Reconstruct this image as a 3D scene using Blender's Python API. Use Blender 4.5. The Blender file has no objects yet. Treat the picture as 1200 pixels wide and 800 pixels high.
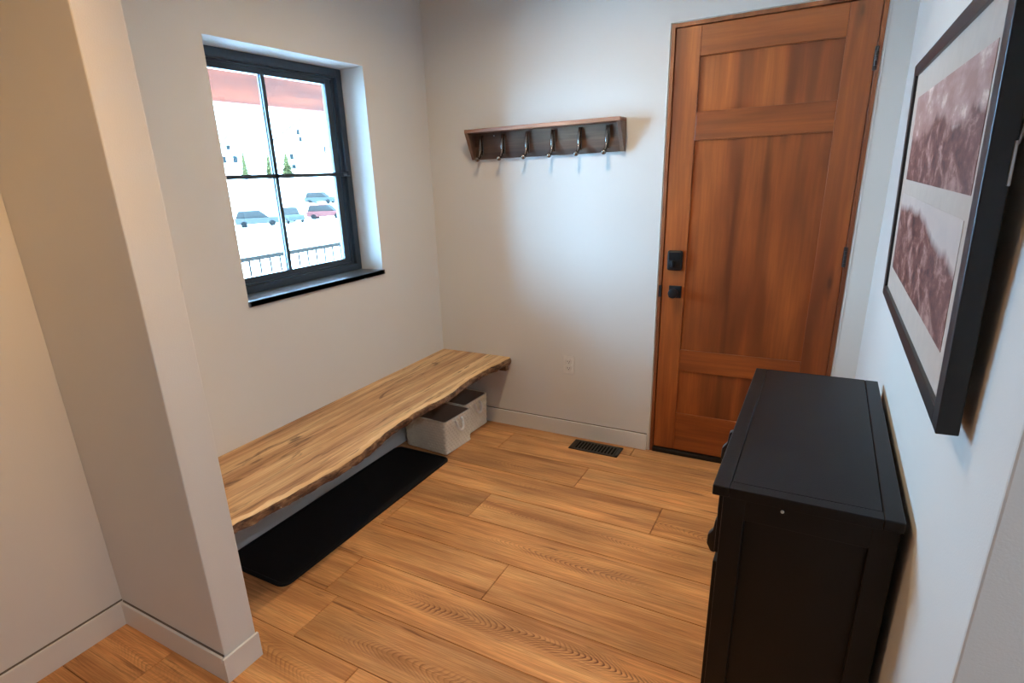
import bpy, bmesh, math, random
from mathutils import Vector, Matrix, Euler, noise as mnoise
random.seed(7)
scene = bpy.context.scene
COL = scene.collection

# ------------------------------------------------------------------ dimensions (metres)
W = 2.661            # entry width: window wall x=0, picture wall x=W, door wall y=0
H = 2.95             # ceiling
XN = 0.6736          # length of the short nib wall
YN0, YN1 = -2.537, -2.397
YR = -2.607          # end of the picture wall
WY0, WY1, WZ0, WZ1 = -1.650, -0.619, 1.2228, 2.3857   # window opening
DX0, DX1, DH = 1.592, 2.548, 2.472                    # door opening
BH = 0.109           # baseboard height

def lin(r, g, b):
    f = lambda c: ((c / 255) / 12.92) if c / 255 <= .04045 else (((c / 255) + .055) / 1.055) ** 2.4
    return (f(r), f(g), f(b), 1)

# ------------------------------------------------------------------ object helpers
def tag(o, label=None, cat=None, group=None, kind=None):
    if label: o['label'] = label
    if cat: o['category'] = cat
    if group: o['group'] = group
    if kind: o['kind'] = kind
    return o

def thing(name, label, cat, loc=(0, 0, 0), rot=(0, 0, 0), group=None, kind=None):
    o = bpy.data.objects.new(name, None)
    o.empty_display_size = .1
    COL.objects.link(o)
    o.location = loc
    o.rotation_euler = rot
    o['_loc'] = 0
    del o['_loc']
    tag(o, label, cat, group, kind)
    return o

def origin(o):
    p = Vector((0, 0, 0))
    while o is not None:
        p += o.location
        o = o.parent
    return p

def obj(name, bm, mats, parent=None, smooth=False, local=False, flat_angle=None):
    """Link bm as ONE mesh object. Coordinates are world ones unless local=True."""
    bmesh.ops.recalc_face_normals(bm, faces=bm.faces)
    if parent is not None and not local:
        bmesh.ops.translate(bm, verts=bm.verts, vec=-origin(parent))
    me = bpy.data.meshes.new(name)
    bm.to_mesh(me)
    bm.free()
    if not isinstance(mats, (list, tuple)): mats = [mats]
    for m in mats: me.materials.append(m)
    if smooth:
        for p in me.polygons: p.use_smooth = True
        if flat_angle is not None:
            try: me.set_sharp_from_angle(angle=math.radians(flat_angle))
            except Exception: pass
    o = bpy.data.objects.new(name, me)
    COL.objects.link(o)
    if parent is not None: o.parent = parent
    return o

def struct(name, bm, mats, parent=None, **k):
    o = obj(name, bm, mats, parent, **k)
    if parent is None: o['kind'] = 'structure'
    return o

def merge(bm, tmp):
    me = bpy.data.meshes.new('tmp')
    tmp.to_mesh(me)
    tmp.free()
    bm.from_mesh(me)
    bpy.data.meshes.remove(me)

def add_box(bm, x0, x1, y0, y1, z0, z1, bev=0, seg=2, mi=0):
    t = bmesh.new()
    bmesh.ops.create_cube(t, size=1)
    for v in t.verts:
        v.co = Vector(((x0 + x1) / 2 + v.co.x * (x1 - x0), (y0 + y1) / 2 + v.co.y * (y1 - y0), (z0 + z1) / 2 + v.co.z * (z1 - z0)))
    if bev > 0:
        bmesh.ops.bevel(t, geom=t.edges[:], offset=bev, segments=seg, profile=.5, affect='EDGES')
    for f in t.faces: f.material_index = mi
    merge(bm, t)
    return bm

def bx(*a, **k):
    return add_box(bmesh.new(), *a, **k)

def add_tube(bm, pts, r, n=10, closed=False, mi=0):
    pts = [Vector(p) for p in pts]
    N = len(pts)
    rad = r if isinstance(r, (list, tuple)) else [r] * N
    rings = []
    prev = None
    for i, p in enumerate(pts):
        if closed: d = pts[(i + 1) % N] - pts[i - 1]
        else: d = pts[min(i + 1, N - 1)] - pts[max(i - 1, 0)]
        d.normalize()
        if prev is None:
            a = Vector((0, 0, 1)) if abs(d.z) < .9 else Vector((1, 0, 0))
            u = d.cross(a).normalized()
        else:
            u = (prev - d * prev.dot(d)).normalized()
        prev = u
        w = d.cross(u)
        rings.append([bm.verts.new(p + (u * math.cos(2 * math.pi * k / n) + w * math.sin(2 * math.pi * k / n)) * rad[i]) for k in range(n)])
    for i in range(N if closed else N - 1):
        A, B = rings[i], rings[(i + 1) % N]
        for k in range(n):
            f = bm.faces.new((A[k], A[(k + 1) % n], B[(k + 1) % n], B[k]))
            f.material_index = mi
    if not closed:
        bm.faces.new(rings[0][::-1]).material_index = mi
        bm.faces.new(rings[-1]).material_index = mi
    return bm

def add_ball(bm, c, r, seg=16, rings=10, sc=(1, 1, 1), mi=0):
    t = bmesh.new()
    bmesh.ops.create_uvsphere(t, u_segments=seg, v_segments=rings, radius=r)
    for v in t.verts: v.co = Vector((c[0] + v.co.x * sc[0], c[1] + v.co.y * sc[1], c[2] + v.co.z * sc[2]))
    for f in t.faces: f.material_index = mi
    merge(bm, t)
    return bm

def add_cyl(bm, a, b, r, n=20, r2=None, bev=0):
    a, b = Vector(a), Vector(b)
    t = bmesh.new()
    L = (b - a).length
    bmesh.ops.create_cone(t, cap_ends=True, segments=n, radius1=r, radius2=r if r2 is None else r2, depth=L)
    if bev:
        es = [e for e in t.edges if abs(e.verts[0].co.z - e.verts[1].co.z) < 1e-6]
        bmesh.ops.bevel(t, geom=es, offset=bev, segments=2, profile=.5, affect='EDGES')
    q = (b - a).to_track_quat('Z', 'Y').to_matrix().to_4x4()
    bmesh.ops.transform(t, matrix=Matrix.Translation((a + b) / 2) @ q, verts=t.verts)
    merge(bm, t)
    return bm

def add_prism(bm, pts, h, axis='x', o=0, mi=0, bev=0):
    """closed polygon (2D) extruded along an axis from o to o+h"""
    def m(p, t):
        a, b = p
        return {'x': (t, a, b), 'y': (a, t, b), 'z': (a, b, t)}[axis]
    t = bmesh.new()
    A = [t.verts.new(m(p, o)) for p in pts]
    B = [t.verts.new(m(p, o + h)) for p in pts]
    n = len(pts)
    t.faces.new(A[::-1]); t.faces.new(B)
    for i in range(n): t.faces.new((A[i], A[(i + 1) % n], B[(i + 1) % n], B[i]))
    bmesh.ops.recalc_face_normals(t, faces=t.faces)
    if bev: bmesh.ops.bevel(t, geom=t.edges[:], offset=bev, segments=2, profile=.5, affect='EDGES')
    for f in t.faces: f.material_index = mi
    merge(bm, t)
    return bm

# ------------------------------------------------------------------ material helpers
class NT:
    def __init__(s, name):
        s.m = bpy.data.materials.new(name)
        s.m.use_nodes = True
        s.t = s.m.node_tree
        s.p = s.t.nodes['Principled BSDF']
        s.out = s.t.nodes['Material Output']
    def n(s, typ, **k):
        nd = s.t.nodes.new(typ)
        for a, v in k.items(): setattr(nd, a, v)
        return nd
    def l(s, a, b):
        s.t.links.new(a, b)
    def set(s, sock, v):
        if hasattr(v, 'links') or hasattr(v, 'is_linked'): s.l(v, sock)
        else: sock.default_value = v
    def math(s, op, a, b=0.0, c=None, clamp=False):
        nd = s.n('ShaderNodeMath', operation=op, use_clamp=clamp)
        s.set(nd.inputs[0], a); s.set(nd.inputs[1], b)
        if c is not None: s.set(nd.inputs[2], c)
        return nd.outputs[0]
    def mix(s, f, a, b, mode='MIX'):
        nd = s.n('ShaderNodeMix', data_type='RGBA', blend_type=mode)
        s.set(nd.inputs[0], f); s.set(nd.inputs[6], a); s.set(nd.inputs[7], b)
        return nd.outputs[2]
    def objco(s):
        return s.n('ShaderNodeTexCoord').outputs['Object']
    def mapping(s, co, sc=(1, 1, 1), loc=(0, 0, 0), rot=(0, 0, 0)):
        nd = s.n('ShaderNodeMapping')
        s.l(co, nd.inputs[0]); nd.inputs[1].default_value = loc; nd.inputs[2].default_value = rot; nd.inputs[3].default_value = sc
        return nd.outputs[0]
    def noise(s, co, scale=5, detail=3, rough=.5, dist=0):
        nd = s.n('ShaderNodeTexNoise')
        s.l(co, nd.inputs['Vector'])
        nd.inputs['Scale'].default_value = scale; nd.inputs['Detail'].default_value = detail
        nd.inputs['Roughness'].default_value = rough; nd.inputs['Distortion'].default_value = dist
        return nd.outputs[0]
    def ramp(s, f, stops):
        nd = s.n('ShaderNodeValToRGB')
        s.l(f, nd.inputs[0])
        cr = nd.color_ramp
        while len(cr.elements) < len(stops): cr.elements.new(.5)
        for e, (p, c) in zip(cr.elements, stops):
            e.position = p
            e.color = c if hasattr(c, '__len__') else (c, c, c, 1)
        return nd.outputs[0]
    def bump(s, h, strength=.3, dist=.002):
        nd = s.n('ShaderNodeBump')
        nd.inputs['Strength'].default_value = strength; nd.inputs['Distance'].default_value = dist
        s.l(h, nd.inputs['Height']); s.l(nd.outputs[0], s.p.inputs['Normal'])
    def base(s, c): s.set(s.p.inputs['Base Color'], c)
    def rough(s, v): s.set(s.p.inputs['Roughness'], v)
    def metal(s, v): s.p.inputs['Metallic'].default_value = v
    def spec(s, v): s.p.inputs['Specular IOR Level'].default_value = v

def paint(name, col, rough=.6, bumpy=.15, scale=140, vary=.03):
    t = NT(name)
    co = t.objco()
    n = t.noise(co, 3, 2)
    c2 = tuple(x * (1 - vary) for x in col[:3]) + (1,)
    t.base(t.mix(n, col, c2))
    t.rough(rough)
    if bumpy: t.bump(t.noise(co, scale, 2), bumpy, .0015)
    return t.m

def plain(name, col, rough=.5, metal=0, spec=.5, bumpy=0, scale=200):
    t = NT(name)
    co = t.objco()
    n = t.noise(co, 25, 3)
    t.base(t.mix(n, tuple(x * .92 for x in col[:3]) + (1,), tuple(min(1, x * 1.08) for x in col[:3]) + (1,)))
    t.rough(rough); t.metal(metal); t.spec(spec)
    if bumpy: t.bump(t.noise(co, scale, 2), bumpy, .001)
    return t.m

def wood(name, light, mid, dark, axis='z', rough=.4, knots=.0, grain=1.0, seed=0, bumpy=.12, blotch=1.0):
    """grain runs along axis"""
    t = NT(name)
    co = t.objco()
    st = {'x': (.05, 1, 1), 'y': (1, .05, 1), 'z': (1, 1, .05)}[axis]
    st2 = {'x': (.22, 1, 1), 'y': (1, .22, 1), 'z': (1, 1, .22)}[axis]
    off = (seed * 3.1, seed * 1.7, seed * 2.3)
    fine = t.noise(t.mapping(co, tuple(x * 170 * grain for x in st), off), 1, 3, .6)
    band = t.noise(t.mapping(co, tuple(x * 26 * grain for x in st), off), 1, 2, .5, .4)
    big = t.noise(t.mapping(co, tuple(x * 9 for x in st2), off), 1, 2, .5)
    c = t.ramp(band, [(.3, dark), (.5, mid), (.72, light)])
    c = t.mix(t.math('MULTIPLY', t.ramp(fine, [(.42, 1.0), (.6, 0.0)]), .30), c, dark)
    bl = t.ramp(big, [(.3, .62), (.68, 1.18)])
    c = t.mix(.75 * blotch, c, bl, 'MULTIPLY')
    if knots > 0:
        vs = {'x': (1.6, 5, 5), 'y': (5, 1.6, 5), 'z': (5, 5, 1.6)}[axis]
        v = t.n('ShaderNodeTexVoronoi')
        v.inputs['Scale'].default_value = 1
        t.l(t.mapping(co, vs, (off[0] + .3, off[1] + .6, off[2])), v.inputs['Vector'])
        k = t.ramp(v.outputs['Distance'], [(.03, 1.0), (.05 + knots * .05, .45), (.16, 0.0)])
        c = t.mix(t.math('MULTIPLY', k, .8), c, tuple(x * .35 for x in dark[:3]) + (1,))
    t.base(c)
    t.rough(rough)
    t.bump(fine, bumpy, .0008)
    return t.m

# ------------------------------------------------------------------ materials
M = {}
M['wall'] = paint('warm_white_paint', (.74, .715, .67, 1), .62, .22, 260)
M['ceil'] = paint('ceiling_paint', (.8, .79, .76, 1), .8, .2, 150)
M['trim'] = paint('trim_paint', (.76, .74, .69, 1), .38, 0)
M['gap_shade'] = plain('taupe_gap_shade', (.17, .135, .105, 1), .8, 0, .2)
M['door_v'] = wood('stained_alder_vertical', (.42, .102, .0165, 1), (.31, .070, .0105, 1), (.185, .038, .006, 1), 'z', .42, .25, .55, 1, blotch=.7)
M['door_p'] = wood('stained_alder_panel', (.40, .095, .0155, 1), (.285, .063, .0095, 1), (.165, .034, .0055, 1), 'z', .42, .55, .42, 4, blotch=.95)
M['door_h'] = wood('stained_alder_rail', (.39, .094, .0155, 1), (.29, .064, .0095, 1), (.175, .036, .0055, 1), 'x', .42, .2, .55, 2, blotch=.7)
M['jamb'] = wood('stained_jamb', (.36, .10, .024, 1), (.26, .068, .015, 1), (.16, .038, .009, 1), 'z', .45, 0, .6, 3)
M['rack'] = wood('weathered_brown_wood', (.190, .102, .055, 1), (.112, .058, .031, 1), (.045, .023, .013, 1), 'x', .75, .3, .5, 5)
M['rack_edge'] = wood('reddish_shelf_wood', (.42, .18, .09, 1), (.30, .12, .058, 1), (.15, .058, .029, 1), 'x', .5, .3, .5, 6)
M['rack_end'] = wood('weathered_end_wood', (.27, .16, .095, 1), (.18, .10, .060, 1), (.085, .047, .029, 1), 'z', .55, 0, .5, 8)
M['beam'] = wood('cedar_beam', (.145, .0260, .0068, 1), (.110, .0190, .0050, 1), (.062, .0105, .0030, 1), 'y', .95, .5, .3, 9)
M['black'] = plain('black_lacquer', (.0028, .0028, .0031, 1), .48, 0, .32, .25, 240)
M['black_metal'] = plain('black_metal', (.012, .012, .013, 1), .42, .3)
M['reg'] = plain('dark_bronze_register', (.030, .025, .019, 1), .5, .2)
M['frame_black'] = plain('black_frame_wood', (.0085, .0085, .009, 1), .38, 0, .5)
M['frame_face'] = plain('charcoal_frame_face', (.018, .019, .021, 1), .45, 0, .5)
M['window_frame'] = plain('charcoal_window_frame', (.024, .037, .050, 1), .28, 0, .5)
M['sill'] = plain('charcoal_sill_stone', (.085, .112, .14, 1), .36, 0, 1.0)
M['steel'] = plain('dark_polished_steel', (.24, .21, .185, 1), .18, 1)
M['dull_steel'] = plain('bronze_hinge_steel', (.06, .05, .045, 1), .4, .8)
M['silver'] = plain('zinc_hanger_steel', (.5, .5, .5, 1), .3, 1)
M['plate'] = plain('white_plastic', (.78, .75, .70, 1), .35)
M['slot'] = plain('dark_slot', (.006, .006, .006, 1), .9, 0, .1)
M['rope'] = plain('cream_rope', (.90, .85, .74, 1), .85, 0, .3, .8, 300)
M['mat_board'] = plain('grey_mat_board', (.52, .435, .37, 1), .75, 0, .2)
M['snow'] = paint('snow', (.88, .89, .92, 1), .7, 0)
M['deck'] = plain('snowy_deck', (.72, .74, .78, 1), .8)
M['rail'] = plain('dark_railing_metal', (.016, .013, .011, 1), .95, 0, .04)
M['porch'] = wood('porch_ceiling_wood', (.4, .2, .11, 1), (.32, .15, .08, 1), (.2, .09, .05, 1), 'y', .7, .1, .4, 11)
M['siding'] = plain('cream_siding', (.85, .85, .83, 1), .8)
M['shingle'] = plain('grey_shingle', (.62, .60, .62, 1), .9)
M['fascia'] = plain('brown_gable_board', (.022, .015, .012, 1), .95, 0, .04)
M['dark_win'] = plain('dark_house_window', (.007, .008, .008, 1), .95, 0, .04)
M['car_a'] = plain('slate_blue_car_paint', (.021, .020, .0185, 1), .95, 0, .04)
M['car_b'] = plain('steel_blue_car_paint', (.019, .020, .0185, 1), .95, 0, .04)
M['car_c'] = plain('red_car_paint', (.05, .016, .014, 1), .95, 0, .04)
M['glass_dark'] = plain('dark_car_glass', (.012, .011, .010, 1), .95, 0, .04)
M['tail'] = plain('red_tail_light', (.06, .008, .007, 1), .95, 0, .04)
M['tyre'] = plain('tyre_rubber', (.004, .004, .004, 1), .95, 0, .04)
M['needles'] = plain('conifer_needles', (.034, .030, .010, 1), .95, 0, .04)
M['trunk'] = plain('conifer_bark', (.015, .010, .008, 1), .95, 0, .04)
M['threshold'] = plain('dark_bronze_threshold', (.012, .008, .006, 1), .6, 0, .3)

# daylight passes, faint fresnel reflection: a plain window pane
t = NT('window_glass')
t.t.nodes.remove(t.p)
tr = t.n('ShaderNodeBsdfTransparent'); tr.inputs[0].default_value = (.96, .985, .98, 1)
gl = t.n('ShaderNodeBsdfGlossy'); gl.inputs['Roughness'].default_value = .02
fr = t.n('ShaderNodeFresnel'); fr.inputs[0].default_value = 1.3
mx = t.n('ShaderNodeMixShader')
t.l(fr.outputs[0], mx.inputs[0]); t.l(tr.outputs[0], mx.inputs[1]); t.l(gl.outputs[0], mx.inputs[2]); t.l(mx.outputs[0], t.out.inputs[0])
M['glass'] = t.m

# picture glazing is not needed (matte print); prints: two brown mountain views
def print_mat(name, w, h, mode):
    t = NT(name)
    co = t.objco()                       # local x along the print, y up
    sx = t.n('ShaderNodeSeparateXYZ'); t.l(co, sx.inputs[0])
    X, Y = sx.outputs[0], sx.outputs[1]
    n1 = t.noise(t.mapping(co, (3.2, 0, 1)), 1, 5, .55)
    n2 = t.noise(t.mapping(co, (9, 16, 1), rot=(0, 0, .35)), 1, 6, .65, .6)
    n3 = t.noise(t.mapping(co, (26, 40, 1), rot=(0, 0, -.4)), 1, 5, .7)
    cloud = t.noise(t.mapping(co, (6, 14, 1), (4, 2, 0)), 1, 5, .6)
    d1, d2, lt, sk = lin(66, 34, 28), lin(112, 66, 56), lin(186, 146, 132), lin(196, 172, 165)
    tex = t.math('ADD', t.math('MULTIPLY', n2, .75), t.math('MULTIPLY', n3, .35))
    land = t.ramp(tex, [(.38, d1), (.55, d2), (.72, lt)])
    if mode == 0:
        # a broad ridge falling away from a summit right of the middle, clouds over it
        ridge = t.math('ADD', t.math('MULTIPLY', n1, .20), t.math('ADD', .022, t.math('MULTIPLY', X, .022)))
        sky = t.ramp(cloud, [(.42, lin(158, 114, 102)), (.55, lin(176, 138, 126)), (.66, lin(224, 200, 188))])
        f = t.math('MULTIPLY', t.math('SUBTRACT', ridge, Y), 60, clamp=True)
        c = t.mix(f, sky, land)
    else:
        ridge = t.math('ADD', t.math('MULTIPLY', n1, .10), t.math('SUBTRACT', .155, t.math('MULTIPLY', t.math('POWER', t.math('ABSOLUTE', t.math('SUBTRACT', X, .22)), 1.5), .085)))
        sky = t.ramp(cloud, [(.3, lin(190, 174, 166)), (.7, lin(200, 184, 174))])
        f = t.math('MULTIPLY', t.math('SUBTRACT', ridge, Y), 45, clamp=True)
        c = t.mix(f, sky, land)
    t.base(c); t.rough(.6); t.spec(.3)
    return t.m

# bench top: pale live-edge slab with dark checks
def slab_mat():
    t = NT('pale_slab_wood')
    co = t.objco()
    band = t.noise(t.mapping(co, (16, .55, 16)), 1, 3, .5, .8)
    fine = t.noise(t.mapping(co, (170, 4, 170)), 1, 3, .6)
    big = t.noise(t.mapping(co, (2.5, 1.2, 1)), 1, 2)
    c = t.ramp(band, [(.3, lin(160, 112, 70)), (.47, lin(208, 160, 110)), (.68, lin(236, 196, 142))])
    c = t.mix(t.math('MULTIPLY', t.ramp(fine, [(.4, 1.0), (.62, 0.0)]), .38), c, lin(142, 97, 58))
    c = t.mix(.5, c, t.ramp(big, [(.3, .78), (.7, 1.1)]), 'MULTIPLY')
    crack = t.noise(t.mapping(co, (13, 2.1, 4), (3.3, 1.1, 0)), 1, 4, .6, 1.2)
    k = t.ramp(crack, [(.60, 0.0), (.66, .8), (.72, 1.0)])
    c = t.mix(t.math('MULTIPLY', k, .85), c, lin(88, 56, 33))
    crack2 = t.noise(t.mapping(co, (48, 3.4, 4), (1.3, 5.1, 0)), 1, 3, .6, .8)
    c = t.mix(t.math('MULTIPLY', t.ramp(crack2, [(.57, 0.0), (.68, 1.0)]), .62), c, lin(84, 55, 33))
    t.base(c); t.rough(.5); t.spec(.3)
    t.bump(fine, .12, .0008)
    return t.m
M['slab'] = slab_mat()
M['sapwood'] = wood('pale_sapwood_edge', lin(240, 204, 152), lin(224, 180, 124), lin(186, 138, 88), 'y', .5, 0, .8, 14, blotch=.5)
def bark_mat():
    t = NT('live_edge_bark')
    co = t.objco()
    a = t.noise(t.mapping(co, (20, 12, 34)), 1, 5, .7, .5)
    c = t.ramp(a, [(.34, lin(52, 35, 24)), (.5, lin(112, 80, 54)), (.66, lin(158, 120, 82))])
    t.base(c); t.rough(.75)
    t.bump(a, .9, .01)
    return t.m
M['bark'] = bark_mat()

def mat_rubber():
    t = NT('black_rubber')
    co = t.objco()
    a = t.noise(co, 230, 2, .6)
    b = t.noise(t.mapping(co, (22, 7, 1)), 1, 5, .75)
    c = t.mix(t.ramp(b, [(.60, 0.0), (.72, .10)]), (.0055, .0055, .0055, 1), (.11, .10, .09, 1))
    t.base(c); t.rough(.8); t.spec(.25)
    t.bump(a, .8, .003)
    return t.m
M['rubber'] = mat_rubber()

def weave_mat():
    t = NT('woven_seagrass')
    co = t.objco()
    a = t.noise(co, 160, 3, .6)
    b = t.noise(co, 14, 3, .5)
    c = t.mix(a, lin(234, 218, 188), lin(252, 244, 222))
    c = t.mix(.5, c, t.ramp(b, [(.3, .9), (.7, 1.05)]), 'MULTIPLY')
    t.base(c); t.rough(.85); t.spec(.2)
    return t.m
M['weave'] = weave_mat()
M['lining'] = plain('brown_lining', (.36, .24, .16, 1), .9)

# ------------------------------------------------------------------ floor: one mesh of planks, each with its own grain
def floor_mat():
    t = NT('oak_plank_floor')
    uv = t.n('ShaderNodeUVMap', uv_map='plank').outputs[0]
    at = t.n('ShaderNodeAttribute', attribute_name='rnd')
    s = t.n('ShaderNodeSeparateXYZ'); t.l(uv, s.inputs[0])
    r = t.n('ShaderNodeSeparateColor'); t.l(at.outputs['Color'], r.inputs[0])
    X, V = s.outputs[0], s.outputs[1]
    r1, r2, r3 = r.outputs[0], r.outputs[1], r.outputs[2]
    cmb = t.n('ShaderNodeCombineXYZ')
    t.l(t.math('ADD', X, t.math('MULTIPLY', r1, 40)), cmb.inputs[0]); t.l(V, cmb.inputs[1]); t.l(t.math('MULTIPLY', r2, 30), cmb.inputs[2])
    P = cmb.outputs[0]
    fine = t.noise(t.mapping(P, (5, 190, 1)), 1, 3, .65)
    band = t.noise(t.mapping(P, (.9, 17, 1)), 1, 3, .55, .6)
    blot = t.noise(t.mapping(P, (1.6, 5, 1)), 1, 2, .5)
    L, Mi, D = lin(247, 184, 118), lin(230, 161, 97), lin(190, 124, 70)
    c = t.ramp(band, [(.28, D), (.47, Mi), (.72, L)])
    c = t.mix(t.math('MULTIPLY', t.ramp(fine, [(.40, 1.0), (.62, 0.0)]), .42), c, lin(150, 92, 46))
    c = t.mix(.8, c, t.ramp(blot, [(.30, .62), (.70, 1.16)]), 'MULTIPLY')
    # cathedral figure: nested hyperbolas along a wandering centre line
    wander = t.math('MULTIPLY', t.math('SUBTRACT', t.noise(t.mapping(P, (1.1, 0, 1), (7, 0, 0)), 1, 2), .5), .20)
    vc = t.math('SUBTRACT', V, t.math('ADD', wander, t.math('MULTIPLY', t.math('SUBTRACT', r3, .5), .09)))
    hyp = t.math('SQRT', t.math('ADD', t.math('MULTIPLY', vc, vc), .00012))
    sgn = t.math('SUBTRACT', t.math('MULTIPLY', t.math('GREATER_THAN', r1, .5), 2), 1)
    wob = t.math('MULTIPLY', t.noise(t.mapping(P, (1.7, 9, 1)), 1, 2, .5), .22)
    ph = t.math('ADD', t.math('ADD', t.math('MULTIPLY', X, sgn), t.math('MULTIPLY', hyp, 1.9)), wob)
    saw = t.math('FRACT', t.math('MULTIPLY', ph, 38))
    ring = t.ramp(saw, [(.0, 0.0), (.45, .15), (.82, 1.0), (.98, .0)])
    near = t.math('SUBTRACT', 1, t.math('MULTIPLY', t.math('ABSOLUTE', vc), 17), clamp=True)
    gate = t.ramp(t.noise(t.mapping(P, (1.1, 0, 1), (2, 0, 3)), 1, 2), [(.40, 0.0), (.58, 1.0)])
    patch = t.ramp(t.noise(t.mapping(P, (5, 22, 1), (1, 3, 2)), 1, 3), [(.36, .15), (.60, 1.0)])
    f = t.math('MULTIPLY', t.math('MULTIPLY', ring, t.math('MULTIPLY', t.math('POWER', near, .7), patch)), t.math('MULTIPLY', gate, at.outputs['Alpha']), clamp=True)
    c = t.mix(f, c, lin(112, 64, 30))
    # small dark checks
    chk = t.noise(t.mapping(P, (2.6, 60, 1), (5, 5, 0)), 1, 3, .6, .5)
    c = t.mix(t.math('MULTIPLY', t.ramp(chk, [(.62, 0.0), (.71, 1.0)]), .7), c, lin(110, 64, 30))
    tone = t.n('ShaderNodeMapRange'); t.l(r3, tone.inputs[0]); tone.inputs[3].default_value = .80; tone.inputs[4].default_value = 1.10
    tc = t.n('ShaderNodeCombineColor')
    for i in range(3): t.l(tone.outputs[0], tc.inputs[i])
    c = t.mix(1, c, tc.outputs[0], 'MULTIPLY')
    t.base(c); t.rough(.5); t.spec(.3)
    t.bump(t.math('SUBTRACT', fine, t.math('MULTIPLY', f, .6)), .15, .0008)
    return t.m

def build_floor():
    bm = bmesh.new()
    uvl = bm.loops.layers.uv.new('plank')
    cl = bm.loops.layers.float_color.new('rnd')
    pw, pl, gap = .267, 1.83, .0012
    X0, X1 = -.02, 5.0
    fixed = {0: 1.319, 1: 1.837, 2: .914, 3: 2.35, 4: 1.306, 5: .632, 6: 2.55, 7: 1.075, -1: .66, -2: 1.5}
    rnd = random.Random(12)
    for row in range(-2, 14):
        y1 = -.40 - row * pw
        y0 = y1 - pw
        if y1 < -6.1: break
        a = fixed.get(row, rnd.uniform(0, pl))
        xs = [a + k * pl for k in range(-3, 5)]
        for p, q in zip(xs, xs[1:]):
            if q < X0 or p > X1: continue
            rc = (rnd.random(), rnd.random(), rnd.random(), rnd.choice((0, .12, .3, .55, .9)))
            if row == 5 and abs(p - a) < 1e-6: rc = (.8, .31, .62, 1.4)
            p_, q_ = max(p, X0), min(q, X1)
            e, ch = gap, .0012
            ya, yb = max(y0, -6.05) + e, min(y1, .05) - e
            if yb <= ya: continue
            xa, xb = p_ + e, q_ - e
            top = [bm.verts.new(v) for v in ((xa + ch, ya + ch, 0), (xb - ch, ya + ch, 0), (xb - ch, yb - ch, 0), (xa + ch, yb - ch, 0))]
            low = [bm.verts.new(v) for v in ((xa, ya, -.0025), (xb, ya, -.0025), (xb, yb, -.0025), (xa, yb, -.0025))]
            bot = [bm.verts.new(v) for v in ((xa, ya, -.012), (xb, ya, -.012), (xb, yb, -.012), (xa, yb, -.012))]
            fs = [bm.faces.new(top)]
            for i in range(4):
                j = (i + 1) % 4
                fs.append(bm.faces.new((low[i], low[j], top[j], top[i])))
                fs.append(bm.faces.new((bot[i], bot[j], low[j], low[i])))
            for f in fs:
                for lp in f.loops:
                    lp[uvl].uv = (lp.vert.co.x - p, lp.vert.co.y - (y0 + y1) / 2)
                    lp[cl] = rc
    # subfloor
    t = bmesh.new()
    add_box(t, -.24, 5.1, -6.2, .2, -.2, -.010)
    for f in t.faces: f.material_index = 1
    me = bpy.data.meshes.new('t'); t.to_mesh(me); t.free(); bm.from_mesh(me); bpy.data.meshes.remove(me)
    return bm
M['floor'] = floor_mat()
M['subfloor'] = plain('dark_joint', (.03, .018, .010, 1), .9)
fl = struct('floor', build_floor(), [M['floor'], M['subfloor']])

# ------------------------------------------------------------------ room shell
TH = .25
b = bmesh.new()     # window wall, opening cut
for (y0, y1, z0, z1) in ((-6.2, WY0, -.2, H), (WY1, .2, -.2, H), (WY0, WY1, -.2, WZ0 - .028), (WY0, WY1, WZ1, H)):
    add_box(b, -TH, 0, y0, y1, z0, z1)
bmesh.ops.remove_doubles(b, verts=b.verts, dist=1e-5)
struct('wall_left', b, M['wall'])
b = bmesh.new()
for (x0, x1, z0, z1) in ((0, DX0 - .012, -.2, H), (DX1 + .012, W + .14, -.2, H), (DX0 - .012, DX1 + .012, DH + .012, H), (DX0 - .012, DX1 + .012, -.2, -.03)):
    add_box(b, x0, x1, 0, .2, z0, z1)
struct('wall_back', b, M['wall'])
struct('wall_right', bx(W, W + .14, YR, 0, -.02, H, bev=.004), M['wall'])
struct('wall_nib', bx(0, XN, YN0, YN1, -.02, H, bev=.004), M['wall'])
struct('wall_hall_far', bx(W + .14, 5.1, YR, YR + .14, -.02, H), M['wall'])
struct('wall_hall_right', bx(5.0, 5.15, -6.2, YR, -.02, H), M['wall'])
struct('wall_front', bx(0, 5.1, -6.2, -6.05, -.02, H), M['wall'])
struct('ceiling', bx(-TH, 5.15, -6.2, .2, H, H + .2), M['ceil'])

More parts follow.
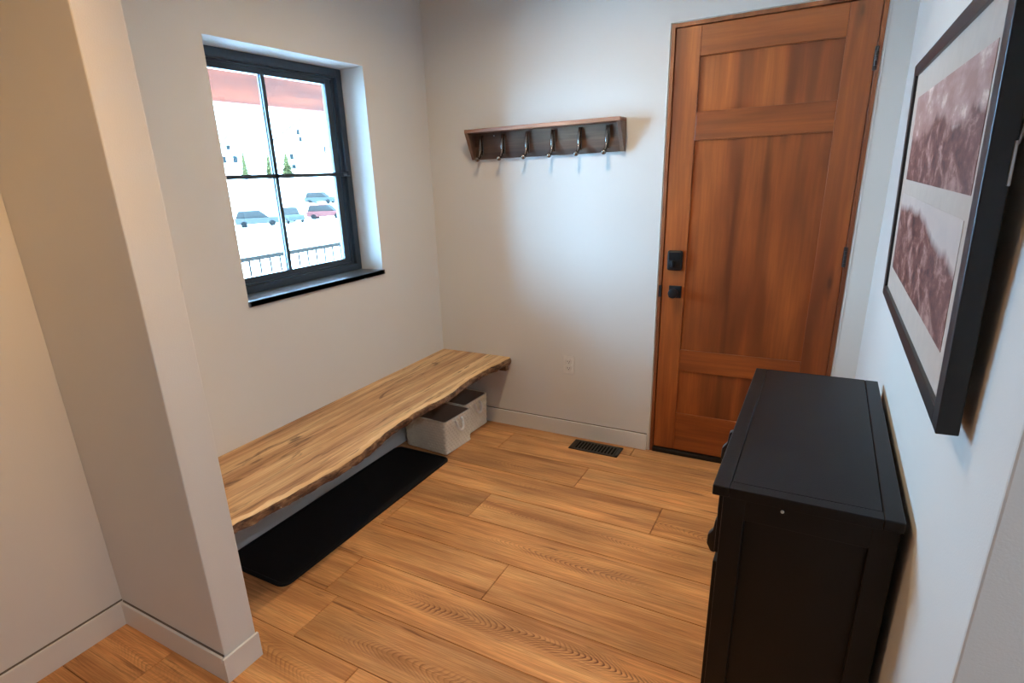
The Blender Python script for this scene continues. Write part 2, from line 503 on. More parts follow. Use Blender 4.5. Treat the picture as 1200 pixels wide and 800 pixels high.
# baseboards: an L profile, so a thin open groove runs along the top against the wall
def board_pts(th=.015, h=BH):
    return [(0, 0), (th, 0), (th, h - .001), (th - .001, h), (.0052, h), (.0052, h - .02), (0, h - .02)]
def board(name, a, bb, nrm, line=True):
    """straight run from a to bb (xy); nrm points into the room"""
    a, bb, nrm = Vector(a), Vector(bb), Vector(nrm)
    bm = bmesh.new()
    A = [bm.verts.new((a.x + nrm.x * p, a.y + nrm.y * p, z + .0005)) for p, z in board_pts()]
    B = [bm.verts.new((bb.x + nrm.x * p, bb.y + nrm.y * p, z + .0005)) for p, z in board_pts()]
    n = len(A)
    bm.faces.new(A); bm.faces.new(B[::-1])
    for i in range(n): bm.faces.new((A[i], A[(i + 1) % n], B[(i + 1) % n], B[i]))
    o = struct(name, bm, M['trim'])
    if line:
        c = bmesh.new()  # dark strip painted in for the shadow line along the board top
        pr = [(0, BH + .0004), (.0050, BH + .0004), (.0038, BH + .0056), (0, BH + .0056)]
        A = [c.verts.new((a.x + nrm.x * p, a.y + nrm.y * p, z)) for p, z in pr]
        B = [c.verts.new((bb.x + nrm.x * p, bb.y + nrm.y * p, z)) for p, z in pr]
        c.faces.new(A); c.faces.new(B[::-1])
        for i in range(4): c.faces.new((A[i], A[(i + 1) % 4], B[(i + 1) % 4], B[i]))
        obj('gap_shade_line', c, M['gap_shade'], o)
    return o
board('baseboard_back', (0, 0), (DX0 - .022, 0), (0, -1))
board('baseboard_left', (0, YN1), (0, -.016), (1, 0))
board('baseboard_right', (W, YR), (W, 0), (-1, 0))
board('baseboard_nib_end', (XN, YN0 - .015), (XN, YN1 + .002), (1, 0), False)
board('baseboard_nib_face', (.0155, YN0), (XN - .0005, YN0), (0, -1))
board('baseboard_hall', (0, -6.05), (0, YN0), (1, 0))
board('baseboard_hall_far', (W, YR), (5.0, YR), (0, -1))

# ------------------------------------------------------------------ window
wy0, wy1, wz0, wz1 = WY0, WY1, WZ0, WZ1
win = thing('window_1', None, None, (-.20, (wy0 + wy1) / 2, wz0), kind='structure')
FX0, FX1 = -.235, -.170
def ring(y0, y1, z0, z1, w, x0, x1, bev=.003, wb=None, wt=None):
    bm = bmesh.new()
    wb = wb or w; wt = wt or w
    add_box(bm, x0, x1, y0, y0 + w, z0, z1, bev)
    add_box(bm, x0, x1, y1 - w, y1, z0, z1, bev)
    add_box(bm, x0, x1, y0 + w - .001, y1 - w + .001, z0, z0 + wb, bev)
    add_box(bm, x0, x1, y0 + w - .001, y1 - w + .001, z1 - wt, z1, bev)
    return bm
obj('window_frame', ring(wy0, wy1, wz0, wz1, .045, FX0, FX1, wb=.04, wt=.045), M['window_frame'], win)
# sash sits deeper in the frame
sy0, sy1, sz0, sz1 = wy0 + .06, wy1 - .068, wz0 + .045, wz1 - .055
obj('sash_stop', ring(wy0 + .043, wy1 - .043, wz0 + .038, wz1 - .043, .02, FX0, FX1 - .022, wt=.014, wb=.014), M['window_frame'], win)
sash = obj('sash', ring(sy0, sy1, sz0, sz1, .042, FX0 + .004, FX1 - .030, wt=.03, wb=.034), M['window_frame'], win)
gy0, gy1, gz0, gz1 = sy0 + .03, sy1 - .03, sz0 + .02, sz1 - .02
obj('pane', bx(-.2135, -.2095, gy0, gy1, gz0, gz1), M['glass'], sash)
vm = -1.181
b = bx(-.2085, -.1965, vm - .0115, vm + .0115, sz0 + .02, sz1 - .02, .002)
add_box(b, -.2255, -.2145, vm - .0115, vm + .0115, sz0 + .02, sz1 - .02, .002)
obj('muntin', b, M['window_frame'], sash)
hm = 1.8065
b = bx(-.2085, -.1965, sy0 + .02, sy1 - .02, hm - .0105, hm + .0105, .002)
add_box(b, -.2255, -.2145, sy0 + .02, sy1 - .02, hm - .0105, hm + .0105, .002)
obj('muntin', b, M['window_frame'], sash)
b = bx(-.195, -.160, wy1 - .085, wy1 - .012, hm - .012, hm + .010, .004)
add_box(b, -.175, -.150, wy1 - .05, wy1 - .035, hm - .01, hm + .02, .004)
obj('sash_lock', b, M['window_frame'], win)
# sill board: flush with the side reveals, a small nosing past the wall
b = bx(-.235, .012, wy0 + .0005, wy1 - .0005, wz0 - .027, wz0 - .0002, .002)
add_box(b, .0002, .012, wy0 - .004, wy1 + .008, wz0 - .027, wz0 - .0002, .002)
struct('trim_1', b, M['sill'])

# ------------------------------------------------------------------ entrance door
door = thing('door_1', None, None, ((DX0 + DX1) / 2, .03, 0), kind='structure')
JW = .019
b = bmesh.new()
add_box(b, DX0, DX0 + JW, .0005, .12, 0, DH, .0015)
add_box(b, DX1 - JW, DX1, .0005, .12, 0, DH, .0015)
add_box(b, DX0 + JW, DX1 - JW, .0005, .12, DH - JW, DH, .0015)
add_box(b, DX0 + JW, DX0 + JW + .014, .056, .12, 0, DH - JW, .001)   # stops behind the slab
add_box(b, DX1 - JW - .014, DX1 - JW, .056, .12, 0, DH - JW, .001)
add_box(b, DX0 + JW, DX1 - JW, .056, .12, DH - JW - .014, DH - JW, .001)
obj('door_jamb', b, M['jamb'], door)
# plaster return bead round the jamb
b = bmesh.new()
for x0, x1, z0, z1 in ((DX0 - .0115, DX0 - .0045, 0, DH + .0115), (DX1 + .0045, DX1 + .0115, 0, DH + .0115), (DX0 - .0115, DX1 + .0115, DH + .0045, DH + .0115)):
    add_box(b, x0, x1, -.003, .05, z0, z1, .001)
for x0, x1, z0, z1 in ((DX0 - .0115, DX0 - .0003, 0, DH + .0115), (DX1 + .0003, DX1 + .0115, 0, DH + .0115), (DX0 - .0115, DX1 + .0115, DH + .0003, DH + .0115)):
    add_box(b, x0, x1, .006, .1, z0, z1)
struct('trim_2', b, M['trim'])
SX0, SX1, SZ0, SZ1 = DX0 + JW + .004, DX1 - JW - .004, .036, DH - JW - .004
SF = .007      # face of the slab, just behind the wall plane
st = .128
rows = [(SZ1 - .142, SZ1), (1.895, 2.038), (.572, .706), (SZ0, .288)]      # rails
obj('stile', bx(SX0, SX0 + st, SF, SF + .045, SZ0, SZ1, .0025), M['door_v'], door)
obj('stile', bx(SX1 - st, SX1, SF, SF + .045, SZ0, SZ1, .0025), M['door_v'], door)
for z0, z1 in rows:
    obj('rail', bx(SX0 + st, SX1 - st, SF + .0004, SF + .045, z0, z1, .0025), M['door_h'], door)
for (z0, z1) in ((rows[1][1], rows[0][0]), (rows[2][1], rows[1][0]), (rows[3][1], rows[2][0])):
    obj('panel', bx(SX0 + st - .006, SX1 - st + .006, SF + .013, SF + .035, z0 - .006, z1 + .006), M['door_p'], door)
b = bx(DX0 + JW, DX1 - JW, -.010, .12, .0005, .031, .006)
add_box(b, DX0 + JW, DX1 - JW, .054, .12, .0005, .055, .002)
th = obj('threshold', b, M['threshold'], door)
# electronic deadbolt: rounded case, thumb turn and key cover
b = bmesh.new()
lx, lz = 1.682, 1.247
add_box(b, lx - .043, lx + .043, SF - .026, SF, lz - .058, lz + .058, .012, 3)
lock = obj('deadbolt', b, M['black_metal'], door, smooth=True, flat_angle=40)
b = bmesh.new()
add_cyl(b, (lx - .008, SF - .0255, lz - .018), (lx - .008, SF - .034, lz - .018), .020, 24, bev=.003)
add_box(b, lx - .014, lx - .002, SF - .050, SF - .033, lz - .036, lz, .004)
obj('thumb_turn', b, M['black_metal'], lock)
obj('cover', bx(lx - .035, lx + .035, SF - .029, SF - .0255, lz + .006, lz + .05, .003), M['black'], lock)
# square rose with round knob
kx, kz = 1.692, 1.062
knob = obj('knob_rose', bx(kx - .036, kx + .036, SF - .010, SF, kz - .036, kz + .036, .003), M['black_metal'], door)
b = bmesh.new()
add_cyl(b, (kx, SF - .0095, kz), (kx, SF - .04, kz), .013, 20)
add_cyl(b, (kx, SF - .034, kz), (kx, SF - .072, kz), .024, 28, .029, .006)
obj('knob', b, M['black_metal'], knob, smooth=True, flat_angle=35)
obj('strike_plate', bx(DX0 + .004, DX0 + JW + .0015, -.0015, .03, kz - .035, kz + .035, .001), M['black_metal'], door)
for hz in (2.20, 1.29, .36):
    b = bmesh.new()
    for k in range(5):
        add_cyl(b, (SX1 + .003, -.0015, hz - .05 + k * .0202), (SX1 + .003, -.0015, hz - .031 + k * .0202), .0075, 16)
    add_box(b, SX1 - .006, SX1 + .014, .0015, .006, hz - .05, hz + .05)
    obj('hinge', b, M['dull_steel'], door, smooth=True, flat_angle=40)

# ------------------------------------------------------------------ live-edge bench
edge = [(-2.40, .566), (-2.315, .568), (-2.231, .580), (-2.065, .594), (-1.926, .603), (-1.779, .617), (-1.66, .612), (-1.576, .596), (-1.47, .578), (-1.37, .563), (-1.214, .553), (-1.10, .546), (-1.0, .550), (-.92, .566), (-.859, .572), (-.76, .568), (-.628, .550), (-.5, .543), (-.4, .541), (-.25, .552), (-.12, .566), (0, .574)]
def edge_x(y):
    for (a, xa), (c, xc) in zip(edge, edge[1:]):
        if a <= y <= c:
            u = (y - a) / (c - a); u = u * u * (3 - 2 * u)
            return xa + (xc - xa) * u
    return edge[0][1] if y < edge[0][0] else edge[-1][1]
bench = thing('floating_bench', 'long live edge wooden bench slab fixed along the window wall', 'bench', (.29, -1.2, .47))
BT = .5255
def bench_mesh():
    bm = bmesh.new()
    N = 200
    rows_ = []
    y0, y1 = YN1 + .001, -.001
    for i in range(N + 1):
        y = y0 + (y1 - y0) * i / N
        ex = edge_x(y) + .006 * (mnoise.noise((y * 9, 3.1, 0))) + .003 * mnoise.noise((y * 31, 7.7, 0))
        th_ = .056 + .010 * mnoise.noise((y * 3.2, 1.7, 0))
        prof = [(.0012, BT - .050)]
        prof += [(.0012, BT)]
        prof += [(ex * f, BT) for f in (.3, .6, .85)]
        prof += [(ex - .026 + .010 * mnoise.noise((y * 11, 9.1, 0)), BT - .0001), (ex - .006, BT - .0012), (ex, BT - .006)]
        n = lambda q: .010 * mnoise.noise((y * 14, q * 3.3, 2.2)) + .006 * mnoise.noise((y * 42, q * 5.1, 5.2))
        prof += [(ex + .004 + n(1) * .6, BT - .016), (ex + .006 + n(2), BT - .028), (ex + .004 + n(3), BT - .040), (ex - .010 + n(4), BT - th_ + .002), (ex - .045, BT - th_ - .004)]
        prof += [(.3, BT - .052)]
        rows_.append([bm.verts.new((x, y, z)) for x, z in prof])
    n = len(rows_[0])
    for i in range(N):
        for k in range(n):
            f = bm.faces.new((rows_[i][k], rows_[i][(k + 1) % n], rows_[i + 1][(k + 1) % n], rows_[i + 1][k]))
            f.material_index = 1 if 7 <= k <= 12 else (2 if k in (5, 6) else 0)
    bm.faces.new(rows_[0][::-1]); bm.faces.new(rows_[-1])
    return bm
obj('slab', bench_mesh(), [M['slab'], M['bark'], M['sapwood']], bench, smooth=True, flat_angle=50)
obj('support_cleat', bx(.0168, .556, -.040, -.0015, BT - .098, BT - .046, .002), M['bark'], bench)
obj('support_cleat', bx(.0012, .04, YN1 + .002, -.042, BT - .098, BT - .051, .002), M['bark'], bench)

# ------------------------------------------------------------------ boot mat
def rrect(x0, x1, y0, y1, r, n=7):
    pts = []
    for cx, cy, a0 in ((x1 - r, y1 - r, 0), (x0 + r, y1 - r, 90), (x0 + r, y0 + r, 180), (x1 - r, y0 + r, 270)):
        for k in range(n + 1):
            a = math.radians(a0 + 90 * k / n)
            pts.append((cx + r * math.cos(a), cy + r * math.sin(a)))
    return pts
bm = bmesh.new()
mx0, mx1, my0, my1 = .024, .462, -2.085, -.672
loops = []
for inset, z, r in ((0, .0008, .05), (0, .008, .05), (.004, .0125, .046), (.014, .0130, .036), (.020, .0085, .030), (.022, .0070, .028)):
    loops.append([bm.verts.new((x, y, z)) for x, y in rrect(mx0 + inset, mx1 - inset, my0 + inset, my1 - inset, r)])
n = len(loops[0])
for A, B in zip(loops, loops[1:]):
    for i in range(n): bm.faces.new((A[i], A[(i + 1) % n], B[(i + 1) % n], B[i]))
bm.faces.new(loops[0][::-1]); bm.faces.new(loops[-1])
bmat = thing('boot_mat', 'long black rubber boot mat with a raised rim on the floor under the bench', 'mat', ((mx0 + mx1) / 2, (my0 + my1) / 2, 0))
bmat.location.z = 0.0
mo = obj('mat_tray', bm, M['rubber'], bmat, smooth=True, flat_angle=30)
# single mesh thing: keep it as one object
mo.parent = None
mo.location = bmat.location
mo.name = 'boot_mat_mesh'
lab, cat = bmat['label'], bmat['category']
bpy.data.objects.remove(bmat)
mo.name = 'boot_mat'
tag(mo, lab, cat)

# ------------------------------------------------------------------ baskets
def basket_body(L, D, h, taper):
    """outside walls carry a real over-under weave; open at the top, with thickness. local coords: x depth, y length"""
    bm = bmesh.new()
    loop_n = 0
    NZ = 30
    def per(hx, hy, r=.018):
        return rrect(-hx, hx, -hy, hy, r, 3)
    # dense perimeter
    def dense(hx, hy, step=.0075):
        p = per(hx, hy)
        out = []
        for a, c in zip(p, p[1:] + p[:1]):
            d = math.dist(a, c)
            m = max(1, round(d / step))
            for k in range(m): out.append((a[0] + (c[0] - a[0]) * k / m, a[1] + (c[1] - a[1]) * k / m))
        return out
    base = dense(D / 2, L / 2)
    n = len(base)
    rings = []
    for iz in range(NZ * 2 + 1):
        u = iz / (NZ * 2)
        s = 1 - taper * (1 - u)
        row = iz / 5.0
        R = []
        for k, (x, y) in enumerate(base):
            ln = math.hypot(x, y)
            nx, ny = (1 if x > 0 else -1, 0) if abs(abs(x) - D / 2) < .004 else ((0, 1 if y > 0 else -1) if abs(abs(y) - L / 2) < .004 else (x / ln, y / ln))
            w = .0042 * math.sin(k * math.pi / 2 + math.pi / 4 + (math.pi if int(row) % 2 else 0)) * abs(math.sin(math.pi * row)) ** .7 + .0035 * abs(math.sin(math.pi * row)) ** .6 - .003
            if u > .955: w = .0028
            R.append(bm.verts.new((x * s + nx * w, y * s + ny * w, u * h)))
        rings.append(R)
    for A, B in zip(rings, rings[1:]):
        for k in range(n): bm.faces.new((A[k], A[(k + 1) % n], B[(k + 1) % n], B[k]))
    bm.faces.new(rings[0][::-1])
    # rim
    ti = .009
    inner = [bm.verts.new((x * (1 - ti / (D / 2)), y * (1 - ti / (L / 2)), h)) for x, y in base]
    top = rings[-1]
    for k in range(n): bm.faces.new((top[k], top[(k + 1) % n], inner[(k + 1) % n], inner[k]))
    low = [bm.verts.new((x * (1 - taper) * (1 - ti / (D / 2)), y * (1 - taper) * (1 - ti / (L / 2)), .01)) for x, y in base]
    for k in range(n): bm.faces.new((inner[k], inner[(k + 1) % n], low[(k + 1) % n], low[k])).material_index = 1
    bm.faces.new(low).material_index = 1
    return bm
def make_basket(label, loc, rz):
    L, D, h = .292, .365, .238
    t_ = thing('storage_basket', label, 'basket', loc, (0, 0, rz), 'woven baskets under the bench')
    obj('woven_body', basket_body(L, D, h, .03), [M['weave'], M['lining']], t_, smooth=True, local=True)
    for s in (1, -1):
        bm = bmesh.new()
        pts = []
        for k in range(25):
            a = math.pi * k / 24
            pts.append((s * (D / 2 + .011 + .016 * math.sin(a)), -.034 * math.cos(a), h - .036 - .062 * math.sin(a)))
        pts = [(s * (D / 2 - .004), -.034, h - .030)] + pts + [(s * (D / 2 - .004), .034, h - .030)]
        # twisted rope: two strands
        for ph in (0, math.pi):
            q = []
            for i, p in enumerate(pts):
                a = i * .9 + ph
                q.append((p[0] + .0035 * math.cos(a), p[1], p[2] + .0035 * math.sin(a)))
            add_tube(bm, q, .0082, 8)
        obj('rope_handle', bm, M['rope'], t_, smooth=True, local=True)
    return t_
make_basket('cream woven basket at the near end, beside the black mat, with a looped rope handle', (.243, -.485, .0015), math.radians(-4.5))
make_basket('cream woven basket in the corner against the back wall, behind the other basket', (.203, -.177, .0015), math.radians(-3))

# ------------------------------------------------------------------ coat rack
RX0, RX1, RZ0, RZ1, RD = .352, 1.366, 1.862, 2.042, .118
rack = thing('coat_rack', 'brown wooden coat rack shelf with six dark metal hooks on the back wall', 'coat rack', ((RX0 + RX1) / 2, 0, RZ0))
obj('back_board', bx(RX0 + .02, RX1 - .02, -.020, -.0008, RZ0, RZ1 - .02, .002), M['rack'], rack)
obj('shelf_board', bx(RX0, RX1, -RD, -.0008, RZ1 - .022, RZ1, .003), M['rack_edge'], rack)
for x0 in (RX0, RX1 - .022):
    obj('end_bracket', add_prism(bmesh.new(), [(-.0008, RZ0), (-.034, RZ0), (-RD + .003, RZ1 - .022), (-.0008, RZ1 - .022)], .022, 'x', x0, bev=.002), M['rack_end'], rack)
for hx in (.424, .582, .752, .924, 1.096, 1.264):
    bm = bmesh.new()
    # back plate, hooped arm that leaves near the top, bows forward and ends in a ball at the bottom
    add_box(bm, hx - .013, hx + .013, -.026, -.0195, RZ0 + .02, RZ1 - .035, .003)
    pts = []
    for k in range(25):
        u = k / 24
        a = math.pi * (0.5 + u) * 1.0
        zz = 2.005 - u * .138
        yy = -.030 - .012 * math.sin(min(1, u * 1.6) * math.pi / 2) - .026 * max(0, (u - .62) / .38) ** 1.6
        pts.append((hx, yy, zz))
    add_tube(bm, pts, [.0085 + .002 * math.sin(math.pi * k / 24) for k in range(25)], 12)
    e = pts[-1]
    pts2 = [(hx, e[1], e[2]), (hx, e[1] - .008, e[2] - .008), (hx, e[1] - .018, e[2] - .009)]
    add_tube(bm, pts2, .0075, 12)
    add_ball(bm, (hx, e[1] - .020, e[2] - .004), .0155)
    obj('hook', bm, M['steel'], rack, smooth=True, flat_angle=50)
obj('screw_head', add_cyl(bmesh.new(), (.515, -.0199, 2.0), (.515, -.0225, 2.0), .004, 12), M['silver'], rack)

# ------------------------------------------------------------------ wall outlet
ox, oz = 1.024, .524
outlet = thing('wall_outlet', 'white duplex power outlet on the back wall between bench and door', 'outlet', (ox, 0, oz))
obj('cover_plate', bx(ox - .039, ox + .039, -.0075, -.0006, oz - .064, oz + .064, .0025), M['plate'], outlet)
for s in (1, -1):
    b = bx(ox - .018, ox + .018, -.0095, -.0070, oz + s * .023 - .016, oz + s * .023 + .016, .006)
    so = obj('socket', b, M['plate'], outlet)
    b = bx(ox - .0085, ox - .0055, -.0102, -.0090, oz + s * .023 - .004, oz + s * .023 + .007)
    add_box(b, ox + .0055, ox + .0085, -.0102, -.0090, oz + s * .023 - .003, oz + s * .023 + .006)
    add_cyl(b, (ox, -.0090, oz + s * .023 - .009), (ox, -.0102, oz + s * .023 - .009), .003, 12)
    obj('slots', b, M['slot'], so)
obj('screw', add_cyl(bmesh.new(), (ox, -.0074, oz), (ox, -.0088, oz), .0035, 12), M['plate'], outlet)

# ------------------------------------------------------------------ floor register
rx0, rx1, ry0, ry1 = 1.098, 1.435, -.200, -.052
reg = thing('floor_register', 'black slotted metal vent register set in the floor by the back wall', 'vent', ((rx0 + rx1) / 2, (ry0 + ry1) / 2, 0))
b = bmesh.new()
for a in ((rx0, rx1, ry0, ry0 + .024), (rx0, rx1, ry1 - .024, ry1), (rx0, rx0 + .026, ry0, ry1), (rx1 - .026, rx1, ry0, ry1)):
    add_box(b, a[0], a[1], a[2], a[3], .0006, .005, .0015)
obj('register_frame', b, M['reg'], reg)
b = bmesh.new()
for k in range(13):
    x = rx0 + .034 + k * (rx1 - rx0 - .068) / 12
    add_box(b, x - .0050, x + .0050, ry0 + .022, ry1 - .022, .0030, .0048, .0006)
obj('register_louvres', b, M['reg'], reg)
obj('register_duct', bx(rx0 + .02, rx1 - .02, ry0 + .018, ry1 - .018, .0004, .0012), M['slot'], reg)

# ------------------------------------------------------------------ dresser
TX0, TX1, TY0, TY1, TZ = 2.260, 2.644, -2.172, -1.215, 1.034
dr = thing('dresser', 'black wooden cabinet with a grooved top against the picture wall', 'cabinet', ((TX0 + TX1) / 2, (TY0 + TY1) / 2, 0))
CX0, CX1, CY0, CY1, CZ0, CZ1 = TX0 + .024, TX1 - .003, TY0 + .016, TY1 - .016, .09, TZ - .027
# top: four framing boards round a centre board, so a groove shows between them
b = bmesh.new()
g = .0014
fy, fx = .034, .040
add_box(b, TX0, TX0 + fx - g, TY0, TY1, TZ - .027, TZ, .003)
add_box(b, TX1 - fx + g, TX1, TY0, TY1, TZ - .027, TZ, .003)
add_box(b, TX0 + fx, TX1 - fx, TY0 + fy + g, TY1 - .004, TZ - .027, TZ - .0005, .0012)
add_box(b, TX0 + fx - g, TX1 - fx + g, TY0, TY0 + fy, TZ - .027, TZ - .0002, .0018)
add_box(b, TX0 + fx - g, TX1 - fx + g, TY1 - .0045, TY1, TZ - .027, TZ - .0003, .0015)
obj('cabinet_top', b, M['black'], dr)
b = bmesh.new()
add_box(b, CX0 + .02, CX1, CY0 + .016, CY1 - .016, CZ0 + .01, CZ1)
for (y0, y1) in ((CY0, CY0 + .022), (CY1 - .022, CY1)):     # framed end panels
    add_box(b, CX0, CX0 + .052, y0, y1, CZ0, CZ1, .0025)
    add_box(b, CX1 - .052, CX1, y0, y1, CZ0, CZ1, .0025)
    add_box(b, CX0 + .050, CX1 - .050, y0, y1, CZ1 - .062, CZ1, .0025)
    add_box(b, CX0 + .050, CX1 - .050, y0, y1, CZ0, CZ0 + .07, .0025)
add_box(b, CX0, CX0 + .022, CY0 + .02, CY1 - .02, CZ0, CZ0 + .03, .002)
add_box(b, CX0, CX0 + .022, CY0 + .02, CY1 - .02, .795, .815, .002)
obj('carcass', b, M['black'], dr)
for (x, y) in ((CX0, CY0), (CX1 - .045, CY0), (CX0, CY1 - .045), (CX1 - .045, CY1 - .045)):
    obj('leg', bx(x, x + .045, y, y + .045, .0006, CZ0 + .002, .003), M['black'], dr)
def pull(y, z, par, vertical=True, h=.125):
    # backplate with a bail hanging out from the front
    k = h / .125
    prof_ = [(CX0 - .0118, .056), (CX0 - .034, .062), (CX0 - .050, .054), (CX0 - .054, .016), (CX0 - .068, -.004), (CX0 - .069, -.036), (CX0 - .056, -.062), (CX0 - .044, -.064), (CX0 - .038, -.048), (CX0 - .0118, -.046)]
    b = add_prism(bmesh.new(), [(px_, z + pz_ * k) for px_, pz_ in prof_], .026, 'y', y - .013, bev=.003)
    add_box(b, CX0 - .016, CX0 - .0115, y - .02, y + .02, z - h / 2, z + h / 2, .002)
    return obj('pull_handle', b, M['black_metal'], par, smooth=True, flat_angle=35)
YM = (CY0 + CY1) / 2
d = obj('drawer', bx(CX0 - .012, CX0 + .02, CY0 + .026, CY1 - .026, .818, CZ1 - .006, .0035), M['black'], dr)
pull(-1.645, .893, d)
for (y0, y1, py) in ((CY0 + .026, YM - .0015, YM - .105), (YM + .0015, CY1 - .026, YM + .105)):
    b = bmesh.new()
    add_box(b, CX0 - .012, CX0 + .014, y0, y0 + .06, CZ0 + .033, .792, .0025)
    add_box(b, CX0 - .012, CX0 + .014, y1 - .06, y1, CZ0 + .033, .792, .0025)
    add_box(b, CX0 - .012, CX0 + .014, y0 + .058, y1 - .058, .73, .792, .0025)
    add_box(b, CX0 - .012, CX0 + .014, y0 + .058, y1 - .058, CZ0 + .033, CZ0 + .1, .0025)
    add_box(b, CX0 - .003, CX0 + .012, y0 + .05, y1 - .05, CZ0 + .09, .74)
    dd = obj('cabinet_door', b, M['black'], dr)
    pull(py, .66, dd)
obj('pin', add_ball(bmesh.new(), (2.414, CY0 - .001, .992), .0042, 10, 8), M['plate'], dr)['label'] = 'tiny white pin head'

# ------------------------------------------------------------------ framed picture (leans out a little at the top, as it hangs from a wire)
ang = math.atan2(.02917, .99957)
pic = thing('framed_picture', 'large black framed pair of brown mountain prints on the right wall', 'picture', (2.616, -1.159, 1.330))
FWID, FH, FD = 1.234, .690, .031
# local frame: u along -y, v up the leaning face, n out of the wall (into the room)
U_ = Vector((0, -1, 0)); V_ = Vector((-.02917, 0, .99957)); N_ = Vector((-.99957, 0, -.02917))
PM = Matrix((( U_.x, V_.x, N_.x, 0), (U_.y, V_.y, N_.y, 0), (U_.z, V_.z, N_.z, 0), (0, 0, 0, 1)))
pic.matrix_world = Matrix.Translation((2.616, -1.159, 1.330)) @ PM
bw = .047
b = bmesh.new()
for (u0, u1, v0, v1) in ((0, bw, 0, FH), (FWID - bw, FWID, 0, FH), (bw - .001, FWID - bw + .001, 0, bw * .7), (bw - .001, FWID - bw + .001, FH - bw * .7, FH)):
    add_box(b, u0, u1, v0, v1, -FD, 0, .0018)
fo = obj('picture_frame', b, M['frame_black'], pic, local=True)
obj('mat_board', bx(bw - .004, FWID - bw + .004, bw * .7 - .004, FH - bw * .7 + .004, -.011, -.0075), M['mat_board'], pic, local=True)
def print_obj(u0, u1, v0, v1, mode):
    o = obj('mountain_print', bx(0, u1 - u0, 0, v1 - v0, -.0004, .0004), print_mat('mountain_print_%s' % ('upper' if mode == 0 else 'lower'), u1 - u0, v1 - v0, mode), pic, local=True)
    o.location = (u0, v0, -.0070)
    return o
print_obj(.142, 1.130, .368, .590, 0)['label'] = 'upper brown print of a cloudy mountain'
print_obj(.115, 1.112, .105, .328, 1)['label'] = 'lower brown print of a dark hillside under pale sky'
obj('backing_board', bx(bw * .5, FWID - bw * .5, bw * .4, FH - bw * .4, -FD + .002, -.012), M['mat_board'], pic, local=True)
b = bmesh.new()
add_box(b, FWID - .004, FWID + .003, .385, .445, -FD - .0005, -FD + .004, .001)
add_tube(b, [(FWID - .002, .44, -FD - .001), (FWID + .001, .47, -FD - .004), (FWID - .006, .50, -FD - .006)], .0018, 8)
obj('hanger_clip', b, M['silver'], pic, local=True)

# ------------------------------------------------------------------ recessed ceiling lamps (entry and hall lamps out of view; opening and cool fills are added)
def downlight(name, label, x, y, energy, col, size=.10, spread=math.radians(160), aim=None):
    t_ = thing(name, label, 'ceiling light', (x, y, H), group='recessed ceiling lights')
    b = bmesh.new()
    n = 32
    rings = []
    for r, z in ((.095, H - .0005), (.095, H - .004), (.078, H - .006), (.070, H - .001)):
        rings.append([b.verts.new((x + r * math.cos(2 * math.pi * k / n), y + r * math.sin(2 * math.pi * k / n), z)) for k in range(n)])
    for A, B in zip(rings, rings[1:]):
        for k in range(n): b.faces.new((A[k], A[(k + 1) % n], B[(k + 1) % n], B[k]))
    obj('trim_ring', b, M['trim'], t_)
    L = bpy.data.lights.new(name, 'AREA')
    L.shape = 'DISK'; L.size = size; L.energy = energy; L.color = col; L.spread = spread
    lo = bpy.data.objects.new('bulb', L)
    COL.objects.link(lo)
    lo.location = (x, y, H - .008)
    if aim: lo.rotation_euler = (Vector(aim) - lo.location).to_track_quat('-Z', 'Y').to_euler()
    return t_
WARM = (1.0, .74, .47)
downlight('recessed_or_fill_light', 'round recessed ceiling light over the entry', 1.28, -1.2, 20.5, (1, .765, .48))
downlight('recessed_or_fill_light', 'round recessed ceiling light over the hall by the short wall', 1.65, -2.98, 6.8, (1, .56, .2), spread=math.radians(64), aim=(0, -3.06, 1.55))
downlight('recessed_or_fill_light', 'added warm fill light over the opening between hall and entry', 1.55, -2.42, 4.2, (1, .68, .38), spread=math.radians(88))  # unseen lamp added to brighten the near floor
downlight('recessed_or_fill_light', 'added cool fill light over the hall standing in for window daylight', 3.7, -3.7, 34, (.76, .92, 1.12))  # added unseen fill, stands in for daylight from windows behind the camera

# ------------------------------------------------------------------ outdoors
# porch
struct('porch_deck', bx(-2.75, -TH - .001, -3.0, 4.5, -.15, -.03), M['deck'])
b = bx(-3.2, -TH - .001, -3.0, 6, 2.80, 2.92)
struct('porch_ceiling', b, M['porch'])
beam = obj('porch_beam', bx(-2.76, -2.60, -3.0, 6, 2.515, 2.7995, .006), M['beam'])
tag(beam, 'red brown timber porch beam seen through the top of the window', 'beam')
rail = thing('porch_railing', 'dark metal porch railing with thin balusters outside the window', 'railing', (-2.6, .6, -.03))
obj('top_rail', bx(-2.635, -2.585, -2.9, 4.4, 1.042, 1.083, .004), M['rail'], rail)
obj('bottom_rail', bx(-2.63, -2.59, -2.9, 4.4, .06, .09, .003), M['rail'], rail)
base = .432
for k in range(-12, 30):
    y = base + k * .1318
    obj('baluster', bx(-2.618, -2.602, y - .008, y + .008, .085, 1.045), M['rail'], rail)
for y in (-2.88, 4.38):
    obj('post', bx(-2.65, -2.57, y - .04, y + .04, -.0295, 1.06, .004), M['rail'], rail)

